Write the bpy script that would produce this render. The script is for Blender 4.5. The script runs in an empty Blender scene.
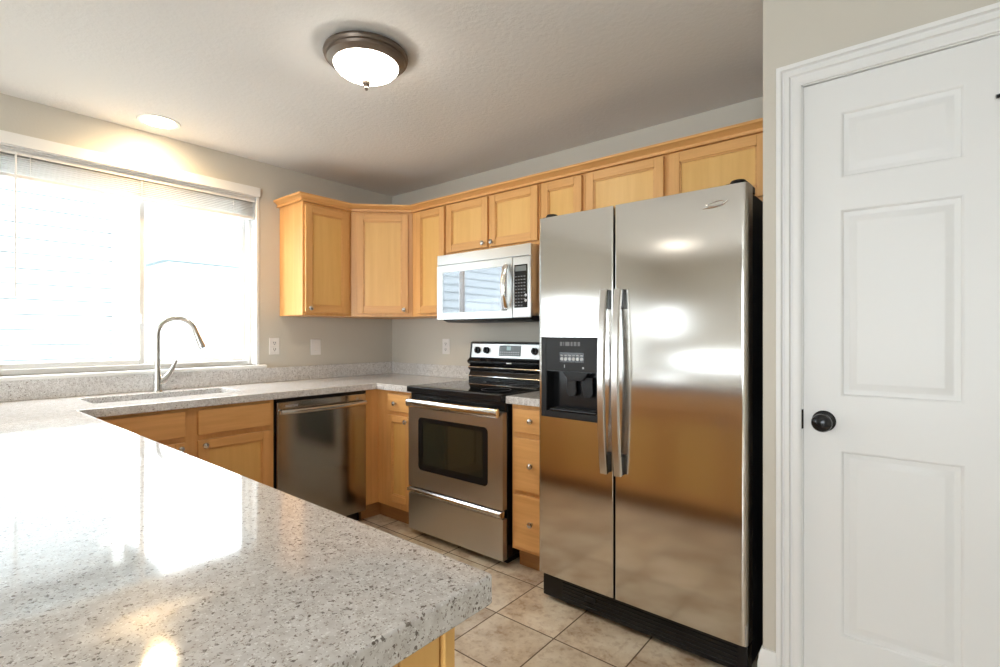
import bpy, bmesh, math, random
from mathutils import Vector, Matrix
random.seed(4)
C = bpy.context.scene.collection
sc = bpy.context.scene
R = math.radians

# ------------------------------------------------------------------ camera
cam_data = bpy.data.cameras.new('camera')
cam = bpy.data.objects.new('camera', cam_data); C.objects.link(cam)
cam.location = (3.4029, -2.7105, 1.2368)
cam.rotation_euler = (R(90), 0, R(39.1966))
cam_data.sensor_width = 36.0
cam_data.lens = 503.43*36/1000
cam_data.shift_x = -0.0017
cam_data.shift_y = 0.0011
cam_data.clip_start = 0.02
sc.camera = cam

# ------------------------------------------------------------------ world, daylight, exposure
w = bpy.data.worlds.new('sky'); sc.world = w; w.use_nodes = True
bg = w.node_tree.nodes['Background']
bg.inputs[0].default_value = (0.89, 0.945, 1.0, 1)
bg.inputs[1].default_value = 7.0
sc.view_settings.view_transform = 'Standard'
sc.view_settings.look = 'None'
sc.view_settings.gamma = 1
sc.view_settings.use_curve_mapping = False
sc.view_settings.exposure = 1.18

def portal(loc, rot, sx, sy):
    l = bpy.data.lights.new('daylight_portal', 'AREA'); l.shape = 'RECTANGLE'
    l.size = sx; l.size_y = sy; l.cycles.is_portal = True
    o = bpy.data.objects.new('daylight_portal', l); C.objects.link(o)
    o.location = loc; o.rotation_euler = rot
CEIL = 2.40
RX, RY = 5.4, -6.5            # room extent to the right and behind the camera
W1 = (-2.43, -1.13, 1.034, 2.16)
W2 = (-5.25, -3.75, 0.25, 1.72)     # y0 y1 z0 z1 dining window, left wall
W3 = (0.08, .34, 1.16, 1.72)         # x0 x1 z0 z1 small window, far wall
W5 = (.45, 1.60, .72, .96)          # x0 x1 z0 z1 invented low window, added for a bright band in the refrigerator door
W4 = (2.5, 4.7, 0.6, 2.1)          # unseen big window behind the camera, added as fill for door wall and ceiling
portal((-.16, (W1[0]+W1[1])/2, (W1[2]+W1[3])/2), (0, R(-90), 0), W1[3]-W1[2], W1[1]-W1[0])
portal((-.16, (W2[0]+W2[1])/2, (W2[2]+W2[3])/2), (0, R(-90), 0), W2[3]-W2[2], W2[1]-W2[0])
portal(((W3[0]+W3[1])/2, RY-.16, (W3[2]+W3[3])/2), (R(90), 0, 0), W3[1]-W3[0], W3[3]-W3[2])
portal(((W5[0]+W5[1])/2, RY-.16, (W5[2]+W5[3])/2), (R(90), 0, 0), W5[1]-W5[0], W5[3]-W5[2])
portal(((W4[0]+W4[1])/2, RY-.16, (W4[2]+W4[3])/2), (R(90), 0, 0), W4[1]-W4[0], W4[3]-W4[2])

# ------------------------------------------------------------------ materials
def mat(name, col, rough=.5, metal=0., spec=.5, emit=None, es=0, **kw):
    m = bpy.data.materials.new(name); m.use_nodes = True
    b = m.node_tree.nodes['Principled BSDF']
    b.inputs['Base Color'].default_value = (*col, 1)
    b.inputs['Roughness'].default_value = rough
    b.inputs['Metallic'].default_value = metal
    b.inputs['Specular IOR Level'].default_value = spec
    if emit:
        b.inputs['Emission Color'].default_value = (*emit, 1)
        b.inputs['Emission Strength'].default_value = es
    for k, v in kw.items(): b.inputs[k].default_value = v
    return m
def N(m, t): return m.node_tree.nodes.new(t)
def L(m, a, b): m.node_tree.links.new(a, b)
def bsdf(m): return m.node_tree.nodes['Principled BSDF']
def coords(m, scale=(1, 1, 1), rot=(0, 0, 0)):
    g = N(m, 'ShaderNodeNewGeometry'); mp = N(m, 'ShaderNodeMapping')
    mp.inputs['Scale'].default_value = scale; mp.inputs['Rotation'].default_value = rot
    L(m, g.outputs['Position'], mp.inputs['Vector']); return mp.outputs[0]
def noise(m, vec, scale, detail=3, rough=.5):
    n = N(m, 'ShaderNodeTexNoise'); n.inputs['Scale'].default_value = scale
    n.inputs['Detail'].default_value = detail; n.inputs['Roughness'].default_value = rough
    L(m, vec, n.inputs['Vector']); return n.outputs['Fac']
def ramp(m, fac, stops):
    r = N(m, 'ShaderNodeValToRGB'); e = r.color_ramp.elements
    while len(e) < len(stops): e.new(.5)
    for i, (p, c) in enumerate(stops):
        e[i].position = p; e[i].color = (*c, 1) if len(c) == 3 else c
    L(m, fac, r.inputs[0]); return r.outputs[0]
def bump(m, h, strength, dist=.01):
    b = N(m, 'ShaderNodeBump'); b.inputs['Strength'].default_value = strength
    b.inputs['Distance'].default_value = dist
    L(m, h, b.inputs['Height']); L(m, b.outputs[0], bsdf(m).inputs['Normal'])
def mix(m, fac, a, b):
    x = N(m, 'ShaderNodeMix'); x.data_type = 'RGBA'
    if isinstance(fac, float): x.inputs[0].default_value = fac
    else: L(m, fac, x.inputs[0])
    for s, v in ((6, a), (7, b)):
        if isinstance(v, tuple): x.inputs[s].default_value = (*v, 1)
        else: L(m, v, x.inputs[s])
    return x.outputs[2]
def math_(m, op, a, b=0.):
    x = N(m, 'ShaderNodeMath'); x.operation = op
    for i, v in enumerate((a, b)):
        if isinstance(v, (int, float)): x.inputs[i].default_value = v
        else: L(m, v, x.inputs[i])
    return x.outputs[0]

M = {}
M['wall'] = mat('greige_wall_paint', (.60, .56, .49), .75, spec=.2)
bump(M['wall'], noise(M['wall'], coords(M['wall']), 90, 4), .12, .004)
M['ceiling'] = mat('textured_ceiling_paint', (.80, .785, .77), .85, spec=.15)
bump(M['ceiling'], noise(M['ceiling'], coords(M['ceiling']), 45, 4, .6), .22, .01)
M['white'] = mat('white_semigloss_paint', (.80, .79, .775), .38)
M['door_white'] = mat('white_door_paint', (.77, .765, .755), .42)
_m = M['door_white']; bump(_m, noise(_m, coords(_m, (1, 1, .12)), 70, 5, .65), .10, .002)
M['vinyl'] = mat('white_vinyl', (.82, .82, .81), .35)
M['plastic_white'] = mat('white_plastic', (.80, .76, .73), .35)
M['blind'] = mat('blind_white', (.78, .76, .73), .45)

def wood(name, a, b, sc3, rough=.36):
    m = mat(name, a, rough); v = coords(m, sc3)
    f = noise(m, v, 1.0, 5, .6)
    L(m, ramp(m, f, [(.30, b), (.68, a)]), bsdf(m).inputs['Base Color'])
    bump(m, f, .04, .002)
    return m
FA, FB = (.80, .435, .160), (.69, .35, .115)
M['wood_v'] = wood('maple_frame_vertical_grain', FA, FB, (34, 34, 2.2))
M['wood_h'] = wood('maple_frame_horizontal_grain', FA, FB, (3, 3, 45))
M['wood_panel'] = wood('maple_veneer_panel', (.84, .51, .175), (.76, .435, .135), (24, 24, 1.6))
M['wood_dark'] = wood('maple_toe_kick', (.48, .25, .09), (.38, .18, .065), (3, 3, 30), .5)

def steel(name, col, rough, an=0., rot=0.):
    m = mat(name, col, rough, 1.0)
    b = bsdf(m); b.inputs['Anisotropic'].default_value = an
    if an:
        t = N(m, 'ShaderNodeTangent'); t.direction_type = 'RADIAL'; t.axis = 'Z'
        L(m, t.outputs[0], b.inputs['Tangent']); b.inputs['Anisotropic Rotation'].default_value = rot
    return m
M['steel'] = steel('brushed_stainless', (.67, .655, .63), .13, .7, .0)
M['steel_satin'] = steel('satin_stainless', (.60, .595, .585), .30, .5, .0)
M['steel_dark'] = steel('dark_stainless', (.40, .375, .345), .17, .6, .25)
M['nickel'] = steel('brushed_nickel', (.66, .64, .61), .22)
M['chrome'] = steel('polished_steel', (.80, .80, .79), .12)
M['sink'] = steel('sink_steel', (.42, .43, .44), .33)
M['bronze'] = mat('aged_bronze', (.16, .125, .10), .38, .75)
M['black'] = mat('black_enamel', (.008, .008, .009), .22, spec=.35)
M['black_matte'] = mat('black_textured_plastic', (.016, .016, .017), .55)
M['black_glass'] = mat('black_glass', (.006, .006, .007), .035, spec=.6)
M['charcoal'] = mat('charcoal_plastic', (.019, .019, .020), .40, spec=.25)
M['oven_glass'] = mat('oven_window_glass', (.020, .022, .014), .06, spec=.7)
M['mw_glass'] = mat('microwave_window_glass', (.24, .24, .25), .04, 1.0)
M['label'] = mat('printed_legend', (.52, .52, .54), .5)
M['dim_label'] = mat('faint_legend', (.17, .17, .18), .5)
M['display'] = mat('display_window', (.20, .22, .22), .2)
M['lcd'] = mat('pale_display', (.45, .60, .58), .2)
M['knob_black'] = mat('black_door_hardware', (.018, .018, .019), .18, .4)
M['glow'] = mat('frosted_glass_lit', (.9, .9, .88), .4, emit=(1.0, .92, .80), es=14)
M['glow_dim'] = mat('frosted_glass_dim', (.9, .9, .88), .4, emit=(1.0, .93, .82), es=4)
M['bulb'] = mat('lit_bulb', (1, 1, 1), .4, emit=(1.0, .80, .52), es=30)
M['siding'] = mat('pale_lap_siding', (.38, .41, .42), .7)
M['roofing'] = mat('grey_shingle', (.12, .15, .16), .9)
M['ground'] = mat('pale_ground', (.20, .21, .19), .9)

# window glass
def glass_mat():
    m = bpy.data.materials.new('window_glass'); m.use_nodes = True
    nt = m.node_tree; nt.nodes.remove(nt.nodes['Principled BSDF'])
    t = nt.nodes.new('ShaderNodeBsdfTransparent'); t.inputs[0].default_value = (.95, .97, .97, 1)
    g = nt.nodes.new('ShaderNodeBsdfGlossy'); g.inputs['Roughness'].default_value = .02
    x = nt.nodes.new('ShaderNodeMixShader')
    x.inputs[0].default_value = .04; nt.links.new(t.outputs[0], x.inputs[1]); nt.links.new(g.outputs[0], x.inputs[2])
    nt.links.new(x.outputs[0], nt.nodes['Material Output'].inputs[0]); return m
M['glass'] = glass_mat()

# quartz countertop: light base with brown, grey and white chips
def quartz():
    m = mat('speckled_quartz', (.7, .68, .65), .07, spec=.6)
    v0 = coords(m)
    dn = N(m, 'ShaderNodeTexNoise'); dn.inputs['Scale'].default_value = 260; dn.inputs['Detail'].default_value = 2; L(m, v0, dn.inputs['Vector'])
    sb = N(m, 'ShaderNodeVectorMath'); sb.operation = 'SUBTRACT'; L(m, dn.outputs['Color'], sb.inputs[0]); sb.inputs[1].default_value = (.5, .5, .5)
    ma = N(m, 'ShaderNodeVectorMath'); ma.operation = 'MULTIPLY_ADD'; L(m, sb.outputs[0], ma.inputs[0]); ma.inputs[1].default_value = (.009, .009, .009); L(m, v0, ma.inputs[2])
    v = ma.outputs[0]
    n1 = noise(m, v, 60, 4)
    col = ramp(m, n1, [(.35, (.60, .57, .55)), (.65, (.74, .72, .70))])
    for scl, thr, c, rand in ((300, .34, (.34, .29, .26), .36), (165, .28, (.13, .105, .09), .17), (240, .30, (.88, .87, .86), .28), (105, .23, (.20, .165, .145), .13)):
        vo = N(m, 'ShaderNodeTexVoronoi'); vo.inputs['Scale'].default_value = scl
        L(m, v, vo.inputs['Vector'])
        near = math_(m, 'LESS_THAN', vo.outputs['Distance'], thr*1.25)
        sep = N(m, 'ShaderNodeSeparateColor'); L(m, vo.outputs['Color'], sep.inputs[0])
        pick = math_(m, 'LESS_THAN', sep.outputs[0], rand)
        col = mix(m, math_(m, 'MULTIPLY', math_(m, 'MULTIPLY', near, pick), .85), col, c)
    L(m, col, bsdf(m).inputs['Base Color']); return m
M['quartz'] = quartz()

def tile():
    m = mat('beige_stone_tile', (.6, .5, .4), .32)
    v = coords(m)
    mp = N(m, 'ShaderNodeMapping'); mp.inputs['Location'].default_value = (-.1415, -.228, 0)
    L(m, v, mp.inputs['Vector'])
    sep = N(m, 'ShaderNodeSeparateXYZ'); L(m, mp.outputs[0], sep.inputs[0])
    T = .3045; G = .006
    lines = []; cell = []
    for k in (0, 1):
        q = math_(m, 'DIVIDE', sep.outputs[k], T)
        fr = math_(m, 'FRACT', q); cell.append(math_(m, 'FLOOR', q))
        d = math_(m, 'MINIMUM', fr, math_(m, 'SUBTRACT', 1., fr))
        lines.append(math_(m, 'LESS_THAN', d, G/2/T))
    grout = math_(m, 'MAXIMUM', lines[0], lines[1])
    cx = N(m, 'ShaderNodeCombineXYZ'); L(m, cell[0], cx.inputs[0]); L(m, cell[1], cx.inputs[1])
    wn = N(m, 'ShaderNodeTexWhiteNoise'); L(m, cx.outputs[0], wn.inputs[0])
    va = N(m, 'ShaderNodeVectorMath'); va.operation = 'MULTIPLY_ADD'
    L(m, wn.outputs['Color'], va.inputs[0]); va.inputs[1].default_value = (9, 9, 9); L(m, v, va.inputs[2])
    a = ramp(m, noise(m, va.outputs[0], 5.5, 6, .62), [(.38, (.34, .21, .115)), (.49, (.60, .48, .34)), (.62, (.76, .67, .54))])
    b = ramp(m, noise(m, va.outputs[0], 28, 5, .7), [(.36, (.40, .26, .155)), (.50, (.74, .64, .50))])
    c = mix(m, .42, a, b)
    hv = N(m, 'ShaderNodeHueSaturation'); L(m, c, hv.inputs['Color'])
    L(m, math_(m, 'ADD', math_(m, 'MULTIPLY', wn.outputs['Value'], .22), .90), hv.inputs['Value'])
    L(m, mix(m, grout, hv.outputs[0], (.15, .10, .065)), bsdf(m).inputs['Base Color'])
    L(m, math_(m, 'ADD', math_(m, 'MULTIPLY', grout, .5), .30), bsdf(m).inputs['Roughness'])
    bump(m, math_(m, 'SUBTRACT', 1., grout), .5, .003)
    return m
M['tile'] = tile()

# ------------------------------------------------------------------ mesh helpers
class MB:
    """collects geometry for ONE mesh object"""
    def __init__(s, T=None): s.bm = bmesh.new(); s.T = T or Matrix.Identity(4)
    def v(s, p): return s.bm.verts.new(s.T @ Vector(p))
    def face(s, vs):
        try: return s.bm.faces.new(vs)
        except ValueError: return None
    def box(s, x0, x1, y0, y1, z0, z1, b=0, seg=2, axes='xyz'):
        P = [(x, y, z) for x in (x0, x1) for y in (y0, y1) for z in (z0, z1)]
        V = [s.v(p) for p in P]
        F = [(0, 1, 3, 2), (4, 6, 7, 5), (0, 4, 5, 1), (2, 3, 7, 6), (0, 2, 6, 4), (1, 5, 7, 3)]
        fs = [s.face([V[i] for i in f]) for f in F]
        bmesh.ops.recalc_face_normals(s.bm, faces=fs)
        if b:
            dirs = {'x': s.T.to_3x3() @ Vector((1, 0, 0)), 'y': s.T.to_3x3() @ Vector((0, 1, 0)), 'z': s.T.to_3x3() @ Vector((0, 0, 1))}
            es = set(e for f in fs for e in f.edges)
            if axes != 'xyz':
                es = [e for e in es if any(abs((e.verts[0].co-e.verts[1].co).normalized().dot(dirs[a])) > .99 for a in axes)]
            bmesh.ops.bevel(s.bm, geom=list(es), offset=b, segments=seg, profile=.5, affect='EDGES', clamp_overlap=True)
        return s
    def prism(s, poly, a0, a1, axis='x', b=0):
        """extrude a 2D polygon along axis; poly in the other two axes (x:(y,z) y:(x,z) z:(x,y))"""
        def P(u, v, a): return {'x': (a, u, v), 'y': (u, a, v), 'z': (u, v, a)}[axis]
        A = [s.v(P(u, v, a0)) for u, v in poly]; B = [s.v(P(u, v, a1)) for u, v in poly]
        n = len(poly); fs = [s.face(A), s.face(B[::-1])]
        for i in range(n): fs.append(s.face([A[i], B[i], B[(i+1) % n], A[(i+1) % n]]))
        bmesh.ops.recalc_face_normals(s.bm, faces=[f for f in fs if f])
        if b:
            es = [e for e in set(e for f in fs for e in f.edges)]
            bmesh.ops.bevel(s.bm, geom=es, offset=b, segments=2, profile=.5, affect='EDGES')
        return s
    def rings(s, R_, close=False, cap=True):
        rows = [[s.v(p) for p in r] for r in R_]; n = len(rows[0]); fs = []
        m = len(rows)
        for i in range(m if close else m-1):
            a, b = rows[i], rows[(i+1) % m]
            for j in range(n): fs.append(s.face([a[j], a[(j+1) % n], b[(j+1) % n], b[j]]))
        if cap and not close: fs += [s.face(rows[0][::-1]), s.face(rows[-1])]
        bmesh.ops.recalc_face_normals(s.bm, faces=[f for f in fs if f]); return s
    def tube(s, pts, r, n=12, flat=1.0, up=None):
        pts = [Vector(p) for p in pts]; rs = r if isinstance(r, (list, tuple)) else [r]*len(pts)
        u = None; out = []
        for i, p in enumerate(pts):
            t = (pts[min(i+1, len(pts)-1)]-pts[max(i-1, 0)]).normalized()
            if u is None:
                u = Vector(up) if up else (Vector((0, 0, 1)) if abs(t.z) < .9 else Vector((1, 0, 0)))
            u = (u-t*u.dot(t)).normalized(); w_ = t.cross(u)
            out.append([p+u*math.cos(a)*rs[i]*flat+w_*math.sin(a)*rs[i] for a in [2*math.pi*k/n for k in range(n)]])
        return s.rings(out)
    def lathe(s, prof, c, axis='z', n=32, cap=True):
        """prof: (radius, height along axis)"""
        out = []
        for r, h in prof:
            ring = []
            for k in range(n):
                a = 2*math.pi*k/n; x, y = max(r, 1e-4)*math.cos(a), max(r, 1e-4)*math.sin(a)
                p = {'z': (x, y, h), 'y': (x, h, y), 'x': (h, x, y)}[axis]
                ring.append(Vector(c)+Vector(p))
            out.append(ring)
        return s.rings(out, cap=cap)
    def sweep(s, prof, path, updir=(0, 0, 1)):
        """mitred sweep of closed profile (out, up) along horizontal path; 'out' is to the right of travel"""
        path = [Vector(p) for p in path]; out = []
        for i, p in enumerate(path):
            d0 = (path[i]-path[i-1]).normalized() if i else None
            d1 = (path[i+1]-path[i]).normalized() if i < len(path)-1 else None
            r0 = Vector((d0.y, -d0.x, 0)) if d0 else None; r1 = Vector((d1.y, -d1.x, 0)) if d1 else None
            if r0 is None: m_ = r1
            elif r1 is None: m_ = r0
            else: m_ = (r0+r1).normalized(); m_ = m_/max(.2, m_.dot(r1))
            out.append([p+m_*u+Vector((0, 0, v)) for u, v in prof])
        return s.rings(out)
    def inset_panel(s, u0, u1, v0, v1, steps, plane):
        """concentric rectangles: steps [(inset, depth)]; plane(u,v,d)->xyz"""
        rows = []
        for ins, d in steps:
            rows.append([s.v(plane(*q, d)) for q in ((u0+ins, v0+ins), (u1-ins, v0+ins), (u1-ins, v1-ins), (u0+ins, v1-ins))])
        for a, b in zip(rows, rows[1:]):
            for j in range(4): s.face([a[j], a[(j+1) % 4], b[(j+1) % 4], b[j]])
        s.face(rows[-1]); return s

ORIGIN = {}
def finish(o, bm, m, origin):
    bmesh.ops.remove_doubles(bm, verts=bm.verts, dist=1e-5)
    for f in bm.faces: f.smooth = True
    for e in bm.edges:
        e.smooth = not (len(e.link_faces) != 2 or e.calc_face_angle(0) > R(38))
    bmesh.ops.translate(bm, verts=bm.verts, vec=-origin)
    me = bpy.data.meshes.new(o); bm.to_mesh(me); bm.free(); me.materials.append(m); return me
def obj(name, mb, m, parent=None, label=None):
    """ONE mesh object; geometry is given in world coordinates"""
    m = M[m]
    if parent is None:
        vs = [v.co for v in mb.bm.verts]
        og = Vector(((min(v.x for v in vs)+max(v.x for v in vs))/2, (min(v.y for v in vs)+max(v.y for v in vs))/2, min(v.z for v in vs)))
    else: og = ORIGIN[parent.name]
    me = finish(name, mb.bm, m, og)
    o = bpy.data.objects.new(name, me); C.objects.link(o)
    wn = o.modifiers.new('weighted_normals', 'WEIGHTED_NORMAL'); wn.keep_sharp = True; wn.weight = 100
    if parent is None: o.location = og
    else: o.parent = parent
    ORIGIN[o.name] = og
    if label: o['label'] = label
    return o
def thing(name, label, cat, loc, group=None):
    o = bpy.data.objects.new(name, None); C.objects.link(o); o.location = loc; o.empty_display_size = .05
    o['label'] = label; o['category'] = cat
    if group: o['group'] = group
    ORIGIN[o.name] = Vector(loc); return o
def tag(o, label, cat, group=None):
    o['label'] = label; o['category'] = cat
    if group: o['group'] = group
    return o
def struct(name, mb, m, parent=None, label=None, cat=None):
    o = obj(name, mb, m, parent)
    if parent is None: o['kind'] = 'structure'
    if label: o['label'] = label
    if cat: o['category'] = cat
    return o
def frame_at(origin, u, n):
    """matrix whose local x=u (horizontal), y=-n (so fronts face local -y), z=up"""
    u = Vector(u).normalized(); n = Vector(n).normalized()
    m = Matrix.Identity(4)
    for i in range(3): m[i][0] = u[i]; m[i][1] = -n[i]; m[i][2] = (0, 0, 1)[i]; m[i][3] = origin[i]
    return m

def wall_with_holes(a0, a1, z0, z1, holes, plane, thick):
    """plane(a, z, d) -> xyz ; d from 0 (room side) to thick"""
    mb = MB()
    A = sorted({a0, a1, *[h[0] for h in holes], *[h[1] for h in holes]})
    Z = sorted({z0, z1, *[h[2] for h in holes], *[h[3] for h in holes]})
    def solid(a, z): return a0 < a < a1 and z0 < z < z1 and not any(h[0] < a < h[1] and h[2] < z < h[3] for h in holes)
    V = {}
    def vv(a, z, d):
        if (a, z, d) not in V: V[(a, z, d)] = mb.v(plane(a, z, d))
        return V[(a, z, d)]
    A2 = [A[0]-1]+A+[A[-1]+1]; Z2 = [Z[0]-1]+Z+[Z[-1]+1]
    fs = []
    for i in range(len(A)-1):
        for j in range(len(Z)-1):
            am, zm = (A[i]+A[i+1])/2, (Z[j]+Z[j+1])/2
            if not solid(am, zm): continue
            for d in (0, thick):
                fs.append(mb.face([vv(A[i], Z[j], d), vv(A[i+1], Z[j], d), vv(A[i+1], Z[j+1], d), vv(A[i], Z[j+1], d)]))
            for (p, q, na, nz) in (((A[i], Z[j]), (A[i+1], Z[j]), am, Z[j]-1e-4), ((A[i], Z[j+1]), (A[i+1], Z[j+1]), am, Z[j+1]+1e-4),
                                   ((A[i], Z[j]), (A[i], Z[j+1]), A[i]-1e-4, zm), ((A[i+1], Z[j]), (A[i+1], Z[j+1]), A[i+1]+1e-4, zm)):
                if not solid(na, nz):
                    fs.append(mb.face([vv(*p, 0), vv(*q, 0), vv(*q, thick), vv(*p, thick)]))
    bmesh.ops.recalc_face_normals(mb.bm, faces=[f for f in fs if f])
    return mb

# ------------------------------------------------------------------ setting
TH = .14
DWY = -.816           # plane of the wall that holds the pantry door
DWX = 3.008           # its outer corner
D0, D1, DH = 3.127, 4.042, 2.046
struct('floor', MB().box(-.14, RX+.14, RY-.14, .14, -.12, 0), 'tile')
struct('ceiling', MB().box(-.14, RX+.14, RY-.14, .14, CEIL, CEIL+.12), 'ceiling')
struct('wall_left', wall_with_holes(RY-.14, .14, 0, CEIL, [W1, W2], lambda a, z, d: (-d, a, z), TH), 'wall')
struct('wall_back', wall_with_holes(0, DWX+.12, 0, CEIL, [], lambda a, z, d: (a, d, z), TH), 'wall')
struct('wall_pantry', wall_with_holes(DWX, RX, 0, CEIL, [(D0-.004, D1+.004, -.0, DH+.004)], lambda a, z, d: (a, DWY+d, z), .115), 'wall')
struct('wall_alcove', MB().box(DWX, DWX+.11, DWY+.115, -.0, 0, CEIL), 'wall')
struct('wall_front', wall_with_holes(-.14, RX+.14, 0, CEIL, [W3, W4, W5], lambda a, z, d: (a, RY-d, z), TH), 'wall')
struct('wall_right', MB().box(RX, RX+.14, RY, DWY+.115, 0, CEIL), 'wall')

def baseboard(name, path):
    prof = [(0, 0), (.014, 0), (.014, .125), (.011, .135), (.011, .150), (.006, .158), (.005, .168), (0, .170)]
    struct(name, MB().sweep(prof, path), 'white')
baseboard('baseboard_pantry', [(3.054, DWY, 0), (DWX, DWY, 0), (DWX, -.70, 0)][::-1])
baseboard('baseboard_left', [(0, -3.25, 0), (0, RY, 0)][::-1])
baseboard('baseboard_front', [(0, RY, 0), (RX, RY, 0)][::-1])
baseboard('baseboard_right', [(RX, RY, 0), (RX, DWY, 0)][::-1])

# window 1 : two-sash vinyl slider over the sink
def window(name, y0, y1, z0, z1, plane, split=True, liner=True):
    """a along the wall, z up, d outwards"""
    def bx(mb, a0, a1, q0, q1, d0, d1, b=.003):
        p, q = plane(a0, q0, d0), plane(a1, q1, d1)
        mb.box(*sorted((p[0], q[0])), *sorted((p[1], q[1])), *sorted((p[2], q[2])), b, 1)
    root = MB(); f = .030
    bx(root, y0, y0+f, z0, z1, .075, .135); bx(root, y1-f, y1, z0, z1, .075, .135)
    bx(root, y0+f, y1-f, z0, z0+f, .075, .135); bx(root, y0+f, y1-f, z1-f, z1, .075, .135)
    win = obj(name, root, 'vinyl'); win['kind'] = 'structure'
    mid = (y0+y1)/2; s = .028
    spans = ((y0+f, mid+.035, .085), (mid+.018, y1-f, .108)) if split else ((y0+f, y1-f, .1),)
    for k, (a, b, d) in enumerate(spans):
        sm = MB()
        bx(sm, a, a+s, z0+f, z1-f, d, d+.02); bx(sm, b-s, b, z0+f, z1-f, d, d+.02)
        bx(sm, a+s, b-s, z0+f, z0+f+s, d, d+.02); bx(sm, a+s, b-s, z1-f-s, z1-f, d, d+.02)
        so = obj('window_sash', sm, 'vinyl', win)
        g = MB(); bx(g, a+s-.002, b-s+.002, z0+f+s-.002, z1-f-s+.002, d+.008, d+.012, 0)
        obj('window_pane', g, 'glass', so)
        if split and k == 0:
            lt = MB(); bx(lt, b-s+.004, b-.004, 1.30, 1.355, d-.012, d, .003)
            obj('sash_latch', lt, 'vinyl', so)
    return win
WX = lambda a, z, d: (-d, a, z)
WY = lambda a, z, d: (a, RY-d, z)
win1 = window('window_1', *W1, WX)
window('window_2', *W2, WX)
window('window_3', W3[0], W3[1], W3[2], W3[3], WY, split=False)
window('fill_window_4', W4[0], W4[1], W4[2], W4[3], WY)
window('reflection_window_5', W5[0], W5[1], W5[2], W5[3], WY, split=False)
# liner of the opening, head casing, sill
ln = MB(); y0, y1, z0, z1 = W1
ln.box(-.075, .004, y1-.006, y1+.012, z0, z1, .002, 1).box(-.075, .004, y0-.012, y0+.006, z0, z1, .002, 1).box(-.075, .002, y0, y1, z1-.006, z1)
struct('trim_1', ln, 'white')
struct('trim_2', MB().box(0, .020, y0-.03, y1+.012, z1-.002, z1+.058, .003, 2), 'white')
struct('trim_3', MB().box(-.075, .034, y0-.045, -1.079, 1.012, z0, .006, 3), 'white')

# pantry door casing
def casing_prof(t=1):   # (distance from opening, thickness)
    return [(0, 0), (0, .008), (.004, .012), (.012, .014), (.024, .014), (.026, .009), (.030, .009), (.034, .017), (.046, .019), (.049, .014), (.053, .014), (.057, .023), (.070, .023), (.072, .018), (.072, 0)]
cs = MB(); o0, o1, oz = D0-.004, D1+.004, DH+.004
rows = []
for (px, pz, sx, sz) in ((o0, 0, -1, 0), (o0, oz, -1, 1), (o1, oz, 1, 1), (o1, 0, 1, 0)):
    rows.append([Vector((px+sx*d, DWY-t, pz+sz*d)) for d, t in casing_prof()])
cs.rings(rows)
struct('trim_4', cs, 'white')
jb = MB().box(D0-.004, D0-.001, DWY, DWY+.11, 0, DH+.004).box(D1+.001, D1+.004, DWY, DWY+.11, 0, DH+.004).box(D0-.004, D1+.004, DWY, DWY+.11, DH+.001, DH+.004)
struct('trim_5', jb, 'white')

# six-panel door
dr = MB(); yf = DWY+.006; yb = yf+.035
P = lambda u, v, d: (u, yf+d, v)
s1 = .100; pw = .291; colsX = [(D0+s1, D0+s1+pw), (D1-s1-pw, D1-s1)]
rowsZ = [(.285, .873), (1.041, 1.630), (1.728, 1.938)]
X = [D0, colsX[0][0], colsX[0][1], colsX[1][0], colsX[1][1], D1]
Z = [.008, rowsZ[0][0], rowsZ[0][1], rowsZ[1][0], rowsZ[1][1], rowsZ[2][0], rowsZ[2][1], DH-.002]
for i in range(5):
    for j in range(7):
        if i in (1, 3) and j in (1, 3, 5):
            dr.inset_panel(X[i], X[i+1], Z[j], Z[j+1], [(0, 0), (.005, .002), (.009, .008), (.020, .011), (.026, .0105), (.040, .0045), (.046, .0035)], P)
        else:
            dr.face([dr.v(P(u, v, 0)) for u, v in ((X[i], Z[j]), (X[i+1], Z[j]), (X[i+1], Z[j+1]), (X[i], Z[j+1]))])
dr.face([dr.v(p) for p in ((D0, yb, .008), (D0, yb, DH-.002), (D1, yb, DH-.002), (D1, yb, .008))])
for a in range(7):
    dr.face([dr.v(p) for p in ((D0, yf, Z[a]), (D0, yf, Z[a+1]), (D0, yb, Z[a+1]), (D0, yb, Z[a]))])
    dr.face([dr.v(p) for p in ((D1, yf, Z[a]), (D1, yf, Z[a+1]), (D1, yb, Z[a+1]), (D1, yb, Z[a]))])
for a in range(5):
    dr.face([dr.v(p) for p in ((X[a], yf, Z[0]), (X[a+1], yf, Z[0]), (X[a+1], yb, Z[0]), (X[a], yb, Z[0]))])
    dr.face([dr.v(p) for p in ((X[a], yf, Z[-1]), (X[a+1], yf, Z[-1]), (X[a+1], yb, Z[-1]), (X[a], yb, Z[-1]))])
bmesh.ops.remove_doubles(dr.bm, verts=dr.bm.verts, dist=1e-5); bmesh.ops.recalc_face_normals(dr.bm, faces=dr.bm.faces)
door = struct('door_1', dr, 'door_white')
kc = (3.184, yf, .961)
kn = MB().lathe([(.001, .002), (.033, .002), (.033, -.004), (.029, -.008), (.014, -.010), (.012, -.028), (.018, -.034), (.0265, -.042), (.029, -.052), (.026, -.060), (.016, -.065), (.001, -.066)], kc, 'y', 40)
obj('door_knob', kn, 'knob_black', door, 'round black door knob on a black rose')
obj('strike_plate', MB().box(D0-.0075, D0+.001, DWY-.003, DWY+.012, .93, .993, .001, 1), 'knob_black', door)
for hz in (.25, 1.05, 1.80):
    obj('hinge', MB().lathe([(.006, -.045), (.006, .045)], (D1+.002, yf-.008, hz), 'z', 12), 'knob_black', door)
hk = thing('door_hook', 'small black hook fixed high on the white pantry door', 'hook', (3.608, yf, 1.85))
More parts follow.
